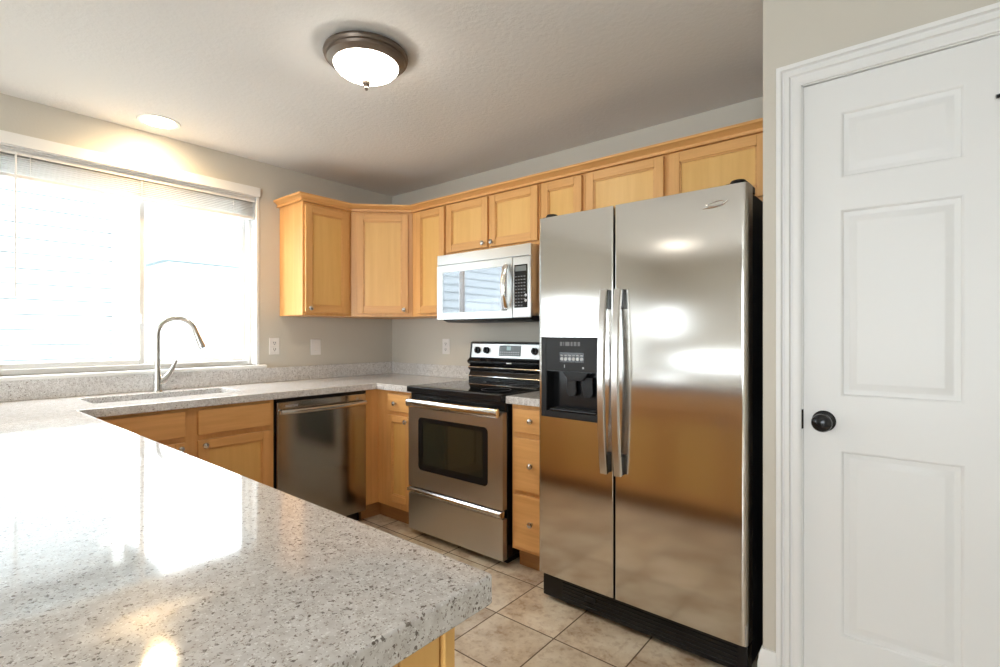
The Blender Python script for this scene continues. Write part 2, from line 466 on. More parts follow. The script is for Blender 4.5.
obj('plate', MB().box(3.598, 3.618, yf-.005, yf, 1.85, 1.90, .002, 2), 'knob_black', hk)
obj('hook_arm', MB().tube([(3.606, yf-.003, 1.882), (3.595, yf-.010, 1.879), (3.578, yf-.012, 1.876)], [.005, .0050, .0055], 10), 'knob_black', hk)

# ------------------------------------------------------------------ outside
ng = struct('ground_outside', MB().box(-16, -.3, -14, 10, -.6, -.45), 'ground')
nb = thing('neighbour_house', 'pale lap-sided neighbouring house seen through the kitchen window', 'building', (-4.4, -3.5, -.45))
sd = MB(); prof = []
z = -.45; step = .145
poly = [(-3.16, -.45)]
while z < 3.0:
    poly += [(-3.130, z), (-3.15, z+step-.010), (-3.172, z+step-.009), (-3.172, z+step)]; z += step
poly += [(-6, z), (-6, -.45)]
sd.prism(poly, -8.0, -1.15, 'y')
obj('siding', sd, 'siding', nb)
obj('corner_board', MB().box(-3.18, -3.11, -1.19, -1.10, -.45, z), 'vinyl', nb)
rf = MB().prism([(-2.75, z+.02), (-2.75, z+.12), (-4.6, z+1.1), (-6.4, z+.12), (-6.4, z+.02)], -8.3, -.85, 'y')
obj('roof', rf, 'roofing', nb)
# low roof of a further house beyond the right pane
nh = thing('far_house', 'low grey roof of a further house beyond the right window pane', 'building', (-13, 3.0, -.45))
obj('wall', MB().box(-14, -12, 2.1, 3.8, -.45, 3.3), 'siding', nh)
obj('roof', MB().prism([(-11.8, 3.2), (-11.8, 3.3), (-13, 4.0), (-14.2, 3.3), (-14.2, 3.2)], 1.9, 4.0, 'y'), 'roofing', nh)

# ------------------------------------------------------------------ blind
bl = thing('window_blind', 'white mini blind pulled up to the top of the kitchen window', 'blind', (-.04, -1.78, 2.02))
by0, by1 = W1[0]+.012, W1[1]-.010
hd = MB().box(-.068, -.016, by0, by1, 2.122, 2.152, .002, 1).box(-.018, -.008, by0, by1, 2.144, 2.153, .002, 2).box(-.018, -.008, by0, by1, 2.121, 2.134, .002, 2)
obj('headrail', hd, 'blind', bl)
sl = MB()
for k in range(8):
    zz = 2.112-.0108*k; j = random.uniform(-.0015, .0015)
    sl.prism([(-.066+j, zz+.0020), (-.040+j, zz+.0038), (-.014+j, zz+.0004), (-.014+j, zz-.0020), (-.040+j, zz+.0008), (-.066+j, zz-.0010)], by0+.004, by1-.004, 'y')
obj('slats', sl, 'blind', bl)
obj('bottom_rail', MB().box(-.066, -.013, by0+.004, by1-.004, 2.010, 2.026, .003, 2), 'blind', bl)
for yy in (-2.25, -1.78, -1.28):
    obj('ladder_cord', MB().tube([(-.012, yy, 2.122), (-.010, yy, 2.06), (-.012, yy, 2.006)], .0016, 6), 'blind', bl)
obj('tilt_wand', MB().tube([(-.006, -2.30, 2.128), (.004, -2.305, 2.11), (.006, -2.305, 1.42)], .0042, 8), 'vinyl', bl)

# ------------------------------------------------------------------ cabinets
def knob(T, u, v, parent):
    mb = MB(T).lathe([(.001, 0), (.0075, 0), (.006, -.006), (.0055, -.012), (.013, -.017), (.0155, -.022), (.013, -.027), (.004, -.030), (.001, -.030)], (u, 0, v), 'y', 20)
    return obj('knob', mb, 'nickel', parent)
def shaker(T, u0, u1, v0, v1, parent, kn=None, name='door', fw=.047, th=.020):
    """frame and recessed flat panel; local y=0 is the cabinet face, the door stands out to -th"""
    mb = MB(T)
    mb.box(u0, u0+fw, -th, -.001, v0, v1, .003, 2).box(u1-fw, u1, -th, -.001, v0, v1, .003, 2)
    for f in mb.bm.faces: f.material_index = 2
    rl = mb.box(u0+fw, u1-fw, -th, -.001, v0, v0+fw, .0025, 1).box(u0+fw, u1-fw, -th, -.001, v1-fw, v1, .0025, 1)
    # small ogee step round the panel
    a0, a1, b0, b1 = u0+fw, u1-fw, v0+fw, v1-fw; s = .007
    rl.box(a0, a0+s, -th+.006, -.004, b0, b1).box(a1-s, a1, -th+.006, -.004, b0, b1)
    rl.box(a0, a1, -th+.006, -.004, b0, b0+s).box(a0, a1, -th+.006, -.004, b1-s, b1)
    for f in mb.bm.faces: f.material_index = 0 if f.material_index == 2 else 1
    d = obj(name, mb, 'wood_v', parent); d.data.materials.append(M['wood_h'])
    obj('panel', MB(T).box(a0, a1, -th+.012, -.003, b0, b1), 'wood_panel', d)
    if kn: knob(Tn(T, -th), kn[0], kn[1], d)
    return d
def Tn(T, dy): return T @ Matrix.Translation((0, dy, 0))
def slab_drawer(T, u0, u1, v0, v1, parent, kn=None, name='drawer', th=.020):
    mb = MB(T).box(u0, u1, -th, -.001, v0, v1, .006, 2)
    d = obj(name, mb, 'wood_h', parent)
    if kn: knob(Tn(T, -th), kn[0], kn[1], d)
    return d

UB, UT = 1.365, 2.13
D = .305
TB = frame_at((0, -D, 0), (1, 0, 0), (0, -1, 0))        # back-wall fronts: u = x
TW = frame_at((D, 0, 0), (0, 1, 0), (1, 0, 0))           # window-wall fronts: u = y
def upper(name, label, x0, x1, z0, doors, z1=UT):
    c = thing(name, label, 'cabinet', ((x0+x1)/2, -D/2, z0), 'wall cabinets')
    g = .0008
    obj('cabinet_body', MB().box(x0+g, x1-g, -D, -.001, z0, z1, .001, 1), 'wood_v', c)
    for (a, b, z_, k) in doors: shaker(TB, a, b, z_, 2.105, c, k)
    return c
# beside the window
c = thing('wall_cabinet', 'tall wall cabinet nearest the window, its side panel showing', 'cabinet', (D/2, -.8, UB), 'wall cabinets')
obj('cabinet_body', MB().box(.001, D, -.978, -.611, UB, UT, .001, 1), 'wood_v', c)
shaker(TW, -.965, -.640, 1.385, 2.090, c, (-.938, 1.412))
# diagonal corner
c = thing('wall_cabinet', 'diagonal corner wall cabinet with one full-height door', 'cabinet', (.25, -.25, UB), 'wall cabinets')
obj('cabinet_body', MB().prism([(.001, -.001), (.001, -.6095), (D, -.6095), (.6095, -D), (.6095, -.001)], UB, UT, 'z'), 'wood_v', c)
TD = frame_at((D, -.61, 0), (1, 1, 0), (1, -1, 0))
shaker(TD, .042, .403, 1.388, 2.092, c, (.374, 1.414))
upper('wall_cabinet', 'tall narrow wall cabinet between the corner cabinet and the microwave', .611, .965, UB, [(.672, .953, 1.385, (.925, 1.412))])
upper('wall_cabinet', 'short two-door wall cabinet directly above the microwave', .966, 1.732, 1.760, [(.976, 1.340, 1.785, (1.313, 1.812)), (1.356, 1.722, 1.785, (1.384, 1.812))])
upper('wall_cabinet', 'narrow wall cabinet between the microwave and the refrigerator', 1.734, 2.027, UB, [(1.748, 2.014, 1.385, (1.776, 1.412))])
upper('wall_cabinet', 'wide two-door wall cabinet above the refrigerator', 2.028, 2.985, 1.815, [(2.038, 2.468, 1.835, (2.44, 1.86)), (2.498, 2.928, 1.835, (2.526, 1.86))])
# crown moulding
cp = [(-.004, 2.112), (.020, 2.112), (.020, 2.120), (.012, 2.123), (.013, 2.129), (.022, 2.135), (.030, 2.143), (.040, 2.146), (.043, 2.150), (.043, 2.160), (-.004, 2.160)]
e = .0015
path = [(.002, -.978-e, 0), (D+e, -.978-e, 0), (D+e, -.61, 0), (.61, -D-e, 0), (3.004, -D-e, 0)]
cr = obj('crown_moulding', MB().sweep(cp, path), 'wood_h')
tag(cr, 'stepped wooden crown moulding along the tops of the wall cabinets', 'moulding')
# soft light rail shadow line under window-side cabinets kept out: bodies end flush

# base cabinets
BF = .60       # face frame plane
TBb = frame_at((0, -BF, 0), (1, 0, 0), (0, -1, 0))
TWb = frame_at((BF, 0, 0), (0, 1, 0), (1, 0, 0))
KH, KT = .105, .872
c = thing('base_cabinet', 'sink base cabinet under the window with false drawer fronts', 'cabinet', (.3, -1.75, 0), 'base cabinets')
# hollow carcass so that the sink bowl hangs free inside
hb = MB().box(.56, BF, -2.19, -1.318, KH, KT).box(.02, .56, -1.336, -1.318, KH, KT).box(.02, .56, -2.19, -2.172, KH, KT).box(.02, .56, -2.172, -1.336, KH, KH+.018).box(.02, .032, -2.172, -1.336, KH+.018, KT)
obj('cabinet_body', hb, 'wood_v', c)
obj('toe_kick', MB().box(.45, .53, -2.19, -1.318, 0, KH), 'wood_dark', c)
for (a, b, k) in ((-1.712, -1.340, -1.685), (-2.152, -1.768, -1.795)):
    slab_drawer(TWb, a, b, .728, .857, c, name='false_drawer_front')
    shaker(TWb, a, b, .125, .702, c, (k, .676))
c = thing('base_cabinet', 'narrow corner base cabinet left of the range, one drawer over one door', 'cabinet', (.8, -.35, 0), 'base cabinets')
obj('cabinet_body', MB().prism([(.02, -.02), (.02, -.70), (BF, -.70), (BF+.003, -BF), (.974, -BF), (.974, -.02)], KH, KT, 'z'), 'wood_v', c)
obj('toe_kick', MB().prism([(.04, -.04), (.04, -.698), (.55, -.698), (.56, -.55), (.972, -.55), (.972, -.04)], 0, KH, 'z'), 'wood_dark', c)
slab_drawer(TBb, .725, .952, .738, .850, c, (.815, .792))
shaker(TBb, .725, .952, .150, .712, c, (.925, .684), fw=.044)
c = thing('drawer_base_cabinet', 'three-drawer base cabinet between the range and the refrigerator', 'cabinet', (1.9, -.35, 0), 'base cabinets')
obj('cabinet_body', MB().box(1.756, 2.038, -BF, -.02, KH, KT), 'wood_v', c)
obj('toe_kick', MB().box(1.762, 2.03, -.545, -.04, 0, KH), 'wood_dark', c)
for (a, b) in ((.728, .852), (.424, .700), (.125, .402)):
    slab_drawer(TBb, 1.775, 2.022, a, b, c, (1.897, (a+b)/2+.004))
# peninsula
PX, PY0, PY1 = 2.925, -2.228, -2.86
c = thing('peninsula_base_cabinet', 'peninsula base cabinet with a wooden end panel under the front counter', 'cabinet', (1.7, -2.5, 0), 'base cabinets')
obj('cabinet_body', MB().box(.62, PX-.012, PY1, PY0, KH, KT), 'wood_v', c)
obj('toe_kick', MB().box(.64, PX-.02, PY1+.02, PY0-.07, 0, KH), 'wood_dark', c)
ep = MB()
n = 9; y = PY0-.022; stp = (y-PY1)/n
ep.box(PX-.012, PX+.004, PY0-.020, PY0+.001, .004, KT, .002, 1)
for k in range(n):
    ep.box(PX-.012, PX-.001, y-stp*(k+1)+.0012, y-stp*k-.0006, .004, KT, .002, 1)
obj('end_panel', ep, 'wood_panel', c)
TP = frame_at((0, PY0, 0), (-1, 0, 0), (0, 1, 0))
for k in range(5):
    a0 = -(.70+.44*(k+1)); a1 = a0+.42
    slab_drawer(TP, a0, a1, .728, .852, c, ((a0+a1)/2, .79))
    shaker(TP, a0, a1, .125, .702, c, (a0+.03, .676))

# ------------------------------------------------------------------ countertops
def slab(xs, ys, inside, z0, z1, b=.004, corner=None):
    mb = MB(); V = {}
    def vv(x, y, z):
        if (x, y, z) not in V: V[(x, y, z)] = mb.v((x, y, z))
        return V[(x, y, z)]
    for i in range(len(xs)-1):
        for j in range(len(ys)-1):
            xm, ym = (xs[i]+xs[i+1])/2, (ys[j]+ys[j+1])/2
            if not inside(xm, ym): continue
            q = [(xs[i], ys[j]), (xs[i+1], ys[j]), (xs[i+1], ys[j+1]), (xs[i], ys[j+1])]
            mb.face([vv(*p, z1) for p in q]); mb.face([vv(*p, z0) for p in q][::-1])
            for k, (dx, dy) in enumerate(((0, -1), (1, 0), (0, 1), (-1, 0))):
                nx = xm+dx*((xs[i+1]-xs[i])/2+1e-4); ny = ym+dy*((ys[j+1]-ys[j])/2+1e-4)
                if not (xs[0] < nx < xs[-1] and ys[0] < ny < ys[-1] and inside(nx, ny)):
                    p, r = q[k], q[(k+1) % 4]
                    mb.face([vv(*p, z0), vv(*r, z0), vv(*r, z1), vv(*p, z1)])
    bmesh.ops.recalc_face_normals(mb.bm, faces=mb.bm.faces)
    bmesh.ops.dissolve_limit(mb.bm, angle_limit=.01, verts=mb.bm.verts, edges=mb.bm.edges)
    if corner:
        es = [e_ for e_ in mb.bm.edges if abs(e_.verts[0].co.z-e_.verts[1].co.z) > .01 and (e_.verts[0].co.xy-Vector(corner)).length < 1e-3]
        bmesh.ops.bevel(mb.bm, geom=es, offset=.007, segments=3, profile=.5, affect='EDGES')
    es = [e_ for e_ in mb.bm.edges if len(e_.link_faces) == 2 and e_.calc_face_angle(0) > R(60) and abs(e_.verts[0].co.z-e_.verts[1].co.z) < 1e-4]
    bmesh.ops.bevel(mb.bm, geom=es, offset=b, segments=3, profile=.5, affect='EDGES')
    return mb
CT = .914; CB = .8735; OV = .640
SK = (.135, .430, -2.09, -1.410)
PE = -2.19; PXE = 2.965
def ins(x, y):
    if SK[0] < x < SK[1] and SK[2] < y < SK[3]: return False
    return (x < OV and y > PE) or y < PE or (x < .978 and y > -OV)
ct = obj('countertop', slab([.001, SK[0], SK[1], OV, .978, PXE], [-3.15, PE, SK[2], SK[3], -OV, -.001], ins, CB, CT, .004, (PXE, PE)), 'quartz')
tag(ct, 'speckled light grey quartz countertop running round to the foreground peninsula', 'countertop')
obj('backsplash', MB().box(.001, .021, -3.1, -.001, CT, 1.012, .002, 1), 'quartz', ct)
obj('backsplash', MB().box(.021, .976, -.021, -.001, CT, 1.006, .002, 1), 'quartz', ct)
c2 = obj('countertop', slab([1.742, 2.043], [-OV, -.001], lambda x, y: True, CB, CT), 'quartz')
tag(c2, 'short piece of quartz countertop between range and refrigerator', 'countertop')
obj('backsplash', MB().box(1.742, 2.043, -.021, -.001, CT, 1.006, .002, 1), 'quartz', c2)

# sink
sk = thing('kitchen_sink', 'double-bowl undermount steel sink below the window', 'sink', (.28, -1.75, .70))
def bowl(y0, y1, dep):
    mb = MB(); x0, x1 = SK[0]-.004, SK[1]+.004
    def rr(ins_, z_, r):
        pts = []
        a0, a1, b0, b1 = x0+ins_, x1-ins_, y0+ins_, y1-ins_
        for (cx, cy, s) in ((a1-r, b1-r, 0), (a0+r, b1-r, 1), (a0+r, b0+r, 2), (a1-r, b0+r, 3)):
            for k in range(6):
                t = math.pi/2*(s+k/5); pts.append((cx+r*math.cos(t), cy+r*math.sin(t), z_))
        return pts
    zt = CB-.001
    mb.rings([rr(-.012, zt, .05), rr(0, zt, .045), rr(.004, zt-.02, .045), rr(.010, zt-dep+.03, .045), rr(.022, zt-dep+.006, .045), rr(.05, zt-dep, .045)])
    return mb
ym = -1.745
obj('basin', bowl(SK[2]-.004, ym-.012, .17), 'sink', sk)
obj('basin', bowl(ym+.012, SK[3]+.004, .17), 'sink', sk)
obj('divider', MB().box(SK[0], SK[1], ym-.012, ym+.012, CB-.05, CB-.004, .004, 2), 'sink', sk)
for yy in ((SK[2]+ym)/2, (ym+SK[3])/2):
    obj('drain', MB().lathe([(.001, .006), (.02, .004), (.036, .006), (.040, .003), (.041, 0)], ((SK[0]+SK[1])/2, yy, CB-.171), 'z', 28), 'nickel', sk)

# faucet
fx, fy = .086, -1.732
fc = thing('kitchen_faucet', 'tall brushed nickel gooseneck faucet behind the sink', 'faucet', (fx, fy, CT))
hx, hy = .150, -1.537
d = Vector((hx-fx, hy-fy, 0)); rch = d.length; d.normalize(); rr_ = rch/2
rr_ *= .90
pts = [Vector((fx, fy, CT+.10)), Vector((fx, fy, CT+.20)), Vector((fx, fy, 1.235))]
for k in range(1, 15):
    a = math.pi*(1-k/15.2)
    pts.append(Vector((fx, fy, 1.240))+d*(rr_+rr_*math.cos(a))+Vector((0, 0, rr_*math.sin(a))))
pts.append(pts[-1]+(pts[-1]-pts[-2]).normalized()*.018)
end = pts[-1]
obj('spout', MB().tube(pts, .0155, 16), 'nickel', fc)
dn = (pts[-1]-pts[-2]).normalized()
hp = [end-dn*.004, end+dn*.02, end+dn*.055, end+dn*.088, end+dn*.092]
obj('spray_head', MB().tube(hp, [.0170, .0175, .0200, .0225, .017], 20), 'nickel', fc)
obj('spray_face', MB().tube([end+dn*.0915, end+dn*.0945], .0165, 20), 'charcoal', fc)
obj('body', MB().lathe([(.001, 0), (.027, 0), (.027, .004), (.0225, .010), (.0215, .06), (.019, .10), (.017, .125), (.016, .135)], (fx, fy, CT), 'z', 28), 'nickel', fc)
hr0 = Vector((fx+.004, fy+.014, CT+.050))
hv = [hr0, hr0+Vector((.002, .022, .020)), hr0+Vector((.004, .045, .048)), hr0+Vector((.004, .060, .080)), hr0+Vector((.004, .078, .122))]
obj('handle', MB().tube(hv, [.0175, .0175, .0150, .0115, .0085], 16), 'nickel', fc)

# ------------------------------------------------------------------ dishwasher
dw = thing('dishwasher', 'stainless steel dishwasher with a bar handle under the left counter', 'dishwasher', (.3, -1.01, 0))
y0, y1 = -1.312, -.704
obj('body', MB().box(.03, .598, y0, y1, .10, .868), 'black', dw)
obj('toe_kick', MB().box(.10, .545, y0+.01, y1-.01, 0, .10), 'black_matte', dw)
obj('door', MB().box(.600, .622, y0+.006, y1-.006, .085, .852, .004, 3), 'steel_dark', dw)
obj('control_strip', MB().box(.598, .618, y0+.004, y1-.004, .8535, .868, .001, 1), 'black', dw)
hp = []
for k in range(13):
    t = k/12; hp.append((.640+.026*math.sin(math.pi*t)**.6, y0+.022+t*(y1-y0-.044), .795))
hd = MB().tube(hp, .0125, 14, flat=1.15)
hd.box(.620, .646, y0+.012, y0+.034, .784, .806, .003, 2).box(.620, .646, y1-.034, y1-.012, .784, .806, .003, 2)
obj('door_handle', hd, 'nickel', dw)
for (a, b, z_) in ((.052, .130, .8290), (.052, .095, .8225), (.100, .128, .8225)):
    obj('printed_mark', MB().box(.6215, .6228, y0+a, y0+b, z_, z_+.0022), 'label', dw)

# ------------------------------------------------------------------ range
rg = thing('kitchen_range', 'freestanding stainless electric range with black glass cooktop', 'range', (1.36, -.35, 0))
x0, x1 = .981, 1.737; yf = -.655
obj('body', MB().box(x0+.002, x1, -.618, -.03, .045, .900, .002, 1), 'black', rg)
obj('kick_plate', MB().box(x0+.03, x1-.03, -.58, -.06, 0, .045), 'black_matte', rg)
# storage drawer
obj('storage_drawer', MB().box(x0, x1-.002, yf, -.620, .040, .262, .004, 2), 'steel_satin', rg)
dh = MB().prism([(yf-.024, .283), (yf-.022, .297), (yf-.004, .301), (yf+.02, .301), (yf+.02, .266), (yf-.004, .266)], x0+.012, x1-.006, 'x', .003)
obj('drawer_lip', dh, 'chrome', rg)
# oven door with window
dz0, dz1 = .306, .826
wx0, wx1, wz0, wz1 = 1.070, 1.630, .415, .735
od = MB()
def rrect(a0, a1, b0, b1, r, n_=6):
    pts = []
    for (cx, cy, s) in ((a1-r, b1-r, 0), (a0+r, b1-r, 1), (a0+r, b0+r, 2), (a1-r, b0+r, 3)):
        for k in range(n_): t = math.pi/2*(s+k/(n_-1)); pts.append((cx+r*math.cos(t), cy+r*math.sin(t)))
    return pts
outer = rrect(x0, x1-.002, dz0, dz1, .006); inner = rrect(wx0, wx1, wz0, wz1, .028)
od.rings([[(u, -.622, v) for u, v in outer], [(u, yf+.004, v) for u, v in outer], [(u*.997+.0041, yf, v*.997+.0017) for u, v in outer],
          [(u, yf, v) for u, v in inner], [(u, yf+.006, v) for u, v in inner]], cap=False)
door_o = obj('oven_door', od, 'steel_satin', rg)
i2 = rrect(wx0, wx1, wz0, wz1, .028); i3 = rrect(wx0+.036, wx1-.036, wz0+.038, wz1-.026, .010)
bd = MB().rings([[(u, yf+.012, v) for u, v in i2], [(u, yf+.001, v) for u, v in i2], [(u, yf+.001, v) for u, v in i3], [(u, yf+.006, v) for u, v in i3]], cap=False)
obj('window_border', bd, 'black', door_o)
obj('window_pane', MB().box(wx0+.034, wx1-.034, yf+.005, yf+.009, wz0+.036, wz1-.024), 'oven_glass', door_o)
hl = MB(); prof = []
hs = []
for k in range(15):
    t = k/14; hs.append((x0+.030+t*(x1-x0-.040), yf-.034-.008*math.sin(math.pi*t), .824))
hl.tube(hs, .0155, 16, flat=1.65)
obj('handle_bar', hl, 'chrome', door_o)
obj('handle_bracket', MB().box(x0+.010, x0+.030, yf-.030, yf, .805, .823, .004, 2), 'black', door_o)
obj('handle_bracket', MB().box(x1-.040, x1-.020, yf-.030, yf, .805, .823, .004, 2), 'black', door_o)
# vent strip above the door, cooktop
vt = MB().box(x0+.004, x1-.004, -.638, -.600, .829, .880, .003, 2)
vs = obj('vent_panel', vt, 'black', rg)
sv = MB()
for (a, b) in ((.06, .26), (.28, .48), (.50, .69)):
    sv.box(x0+a, x0+b, -.6395, -.637, .856, .864, .001, 1)
obj('vent_slot', sv, 'black', vs)
ck = obj('cooktop', MB().box(x0-.001, x1+.001, -.672, -.085, .884, .921, .006, 3), 'black', rg)
obj('glass_surface', MB().box(x0+.012, x1-.012, -.655, -.105, .9205, .9225, .001, 1), 'black_glass', ck)
for (bx_, by_, r_) in ((1.16, -.50, .105), (1.56, -.50, .085), (1.16, -.24, .075), (1.56, -.24, .105)):
    obj('burner_ring', MB().lathe([(r_-.002, .0), (r_-.002, .0003), (r_, .0003), (r_, .0)], (bx_, by_, .9225), 'z', 48, cap=False), 'dim_label', ck)
# backguard
bgp = [(-.030, .900), (-.105, .900), (-.108, .955), (-.092, .985), (-.112, 1.000), (-.112, 1.012), (-.094, 1.026), (-.120, 1.040), (-.124, 1.055), (-.098, 1.076), (-.084, 1.182), (-.070, 1.188), (-.030, 1.188)]
bk = obj('backguard', MB().prism(bgp, x0-.002, x1+.002, 'x', .002), 'black', rg)
TG = Matrix.Translation((0, -.099, 1.074)) @ Matrix.Rotation(math.atan2(.014, .106)*-1, 4, 'X')
obj('control_panel', MB(TG).box(x0+.018, x1-.018, -.004, .004, .004, .100, .002, 1), 'steel_satin', bk)
obj('chrome_trim', MB().tube([(x0, -.116, 1.012), (x1, -.116, 1.012)], .0035, 8), 'chrome', bk)
obj('chrome_trim', MB().tube([(x0, -.112, .950), (x1, -.112, .950)], .0030, 8), 'chrome', bk)
obj('badge', MB().box(1.335, 1.375, -.1262, -.123, 1.043, 1.053, .001, 1), 'chrome', bk)
for kx in (1.058, 1.140, 1.545, 1.640):
    k_ = MB(TG).lathe([(.001, -.004), (.024, -.004), (.022, -.012), (.020, -.022), (.001, -.023)], (kx, 0, .055), 'y', 24)
    k_.box(kx-.005, kx+.005, -.032, -.010, .034, .076, .003, 2)
    obj('burner_knob', k_, 'black', bk)
dp = obj('display', MB(TG).box(1.248, 1.432, -.0065, -.003, .020, .090, .002, 1), 'display', bk)
obj('clock_window', MB(TG).box(1.315, 1.350, -.0075, -.006, .058, .084), 'lcd', dp)
lb = MB(TG)
for r_ in range(2):
    for k in range(9):
        lb.box(1.256+.019*k, 1.269+.019*k, -.0072, -.006, .028+.014*r_, .034+.014*r_)
obj('printed_marks', lb, 'label', dp)

# ------------------------------------------------------------------ microwave
mw = thing('microwave_oven', 'stainless over-the-range microwave above the black cooktop', 'microwave', (1.35, -.2, 1.335))
x0, x1, z0, z1, yf = .967, 1.731, 1.335, 1.757, -.400
obj('body', MB().box(x0+.001, x1-.001, -.385, -.002, z0+.012, z1, .002, 1), 'steel_satin', mw)
obj('base_plate', MB().prism([(-.37, z0+.012), (-.37, z0-.004), (-.33, z0-.018), (-.05, z0-.018), (-.02, z0+.012)], x0+.03, x1-.03, 'x'), 'charcoal', mw)
obj('vent_grille', MB().box(x0, x1, yf, -.386, 1.690, z1, .004, 2), 'steel_satin', mw)
wx0, wx1, wz0, wz1 = 1.020, 1.560, 1.378, 1.640
outer = rrect(x0, 1.597, z0, 1.687, .004); inner = rrect(wx0, wx1, wz0, wz1, .006)
md = MB().rings([[(u, -.386, v) for u, v in outer], [(u, yf, v) for u, v in outer], [(u, yf, v) for u, v in inner], [(u, yf+.003, v) for u, v in inner]], cap=False)
mdo = obj('door', md, 'steel_satin', mw)
obj('window_pane', MB().box(wx0, wx1, yf+.002, yf+.006, wz0, wz1), 'mw_glass', mdo)
hs = []
for k in range(13):
    t = k/12; hs.append((1.565, yf-.020-.028*math.sin(math.pi*t), 1.395+t*.245))
hm = MB().tube(hs, .017, 14, flat=.6, up=(0, 1, 0)).box(1.552, 1.578, yf-.024, yf, 1.385, 1.412, .004, 2).box(1.552, 1.578, yf-.024, yf, 1.622, 1.65, .004, 2)
obj('door_handle', hm, 'chrome', mdo)
cp_ = obj('control_section', MB().box(1.599, x1, yf, -.386, z0, 1.687, .003, 1), 'steel_satin', mw)
kp = obj('keypad', MB().box(1.613, 1.708, yf-.0015, yf+.001, 1.392, 1.640, .002, 1), 'black', cp_)
lb = MB()
for r_ in range(10):
    for q in range(4):
        if (r_ in (0, 1)) and q > 2: continue
        zz = 1.402+.0185*r_; xx = 1.620+.0205*q
        lb.box(xx, xx+.012, yf-.0022, yf-.0012, zz, zz+.0055)
obj('printed_marks', lb, 'dim_label', kp)
obj('keypad_display', MB().box(1.622, 1.700, yf-.0022, yf-.0012, 1.602, 1.632), 'display', kp)
for zz in (1.432, 1.462):
    obj('round_button', MB().lathe([(.001, -.0022), (.008, -.0022), (.0085, -.001)], (1.696, yf, zz), 'y', 20), 'label', kp)

# ------------------------------------------------------------------ refrigerator
fr = thing('refrigerator', 'stainless side-by-side refrigerator with a black ice dispenser', 'refrigerator', (2.5, -.4, 0))
x0, x1, yf = 2.046, 2.953, -.772
zb, zt = .130, 1.778
xg = 2.434
TF = Matrix.Translation((x0, yf, 0)) @ Matrix.Rotation(R(-.9), 4, 'Z') @ Matrix.Translation((-x0, -yf, 0))
obj('body', MB(TF).box(x0+.006, x1-.004, yf+.075, -.05, .03, 1.755, .004, 2), 'black_matte', fr)
# left door with dispenser opening
dx0, dx1, dz0, dz1 = 2.062, 2.368, .858, 1.226
ld = MB(TF)
XS = [x0, dx0, dx1, xg-.004]; ZS = [zb, dz0, dz1, zt]
# front built as rows of points with rounded vertical edge
def door_panel(mb, a0, a1, z0_, z1_, hole=None, rl=.006, rr2=.006, depth=.068):
    prof = [(a0, yf+depth)]
    for k in range(6): t = math.pi/2*k/5; prof.append((a0+rl-rl*math.cos(t), yf+rl-rl*math.sin(t)))
    if hole: prof += [(hole[0], yf), (hole[1], yf)]
    for k in range(6): t = math.pi/2*k/5; prof.append((a1-rr2+rr2*math.sin(t), yf+rr2-rr2*math.cos(t)))
    prof.append((a1, yf+depth))
    zs = [z0_, z1_] if not hole else [z0_, hole[2], hole[3], z1_]
    V = [[mb.v((p[0], p[1], z_)) for p in prof] for z_ in zs]
    for i in range(len(zs)-1):
        for j in range(len(prof)-1):
            if hole and i == 1 and abs(prof[j][0]-hole[0]) < 1e-6 and abs(prof[j+1][0]-hole[1]) < 1e-6: continue
            mb.face([V[i][j], V[i][j+1], V[i+1][j+1], V[i+1][j]])
        mb.face([V[i][0], V[i+1][0], V[i+1][-1], V[i][-1]])
    mb.face(V[0]); mb.face(V[-1][::-1])
    if hole:
        for (a, b) in (((hole[0], hole[2]), (hole[1], hole[2])), ((hole[0], hole[3]), (hole[1], hole[3])), ((hole[0], hole[2]), (hole[0], hole[3])), ((hole[1], hole[2]), (hole[1], hole[3]))):
            mb.face([mb.v((a[0], yf, a[1])), mb.v((b[0], yf, b[1])), mb.v((b[0], yf+.03, b[1])), mb.v((a[0], yf+.03, a[1]))])
    bmesh.ops.remove_doubles(mb.bm, verts=mb.bm.verts, dist=1e-5)
    bmesh.ops.recalc_face_normals(mb.bm, faces=mb.bm.faces)
    return mb
ldo = obj('freezer_door', door_panel(MB(TF), x0, xg-.004, zb, zt, (dx0, dx1, dz0, dz1), .010, .006), 'steel', fr)
rdo = obj('refrigerator_door', door_panel(MB(TF), xg+.004, x1, zb, zt, None, .006, .020), 'steel', fr)
# dispenser
ds = MB(TF)
yo = yf-.003
ds.box(dx0, dx0+.028, yo, yf+.045, dz0, dz1, .003, 2).box(dx1-.012, dx1, yo, yf+.045, dz0, dz1, .003, 2)
ds.box(dx0+.028, dx1-.012, yo, yf+.045, dz0, dz0+.030, .003, 2)
dso = obj('dispenser', ds, 'charcoal', ldo)
obj('dispenser_panel', MB(TF).box(dx0+.028, dx1-.012, yo-.001, yf+.02, 1.072, dz1, .004, 2), 'charcoal', dso)
nz0, nz1 = dz0+.030, 1.072
nc = MB(TF)
a0, a1 = dx0+.028, dx1-.012
nc.box(a0, a1, yf+.055, yf+.060, nz0, nz1).box(a0, a0+.003, yf+.001, yf+.055, nz0, nz1).box(a1-.003, a1, yf+.001, yf+.055, nz0, nz1).box(a0, a1, yf+.004, yf+.055, nz1-.003, nz1)
obj('niche', nc, 'black', dso)
obj('drip_tray', MB(TF).box(a0+.02, a1-.01, yf-.001, yf+.05, nz0, nz0+.012, .004, 2), 'black', dso)
tr = MB(TF)
for k in range(8): tr.box(a0+.03, a1-.02, yf+.004+.0055*k, yf+.006+.0055*k, nz0+.012, nz0+.0145)
obj('tray_grille', tr, 'charcoal', dso)
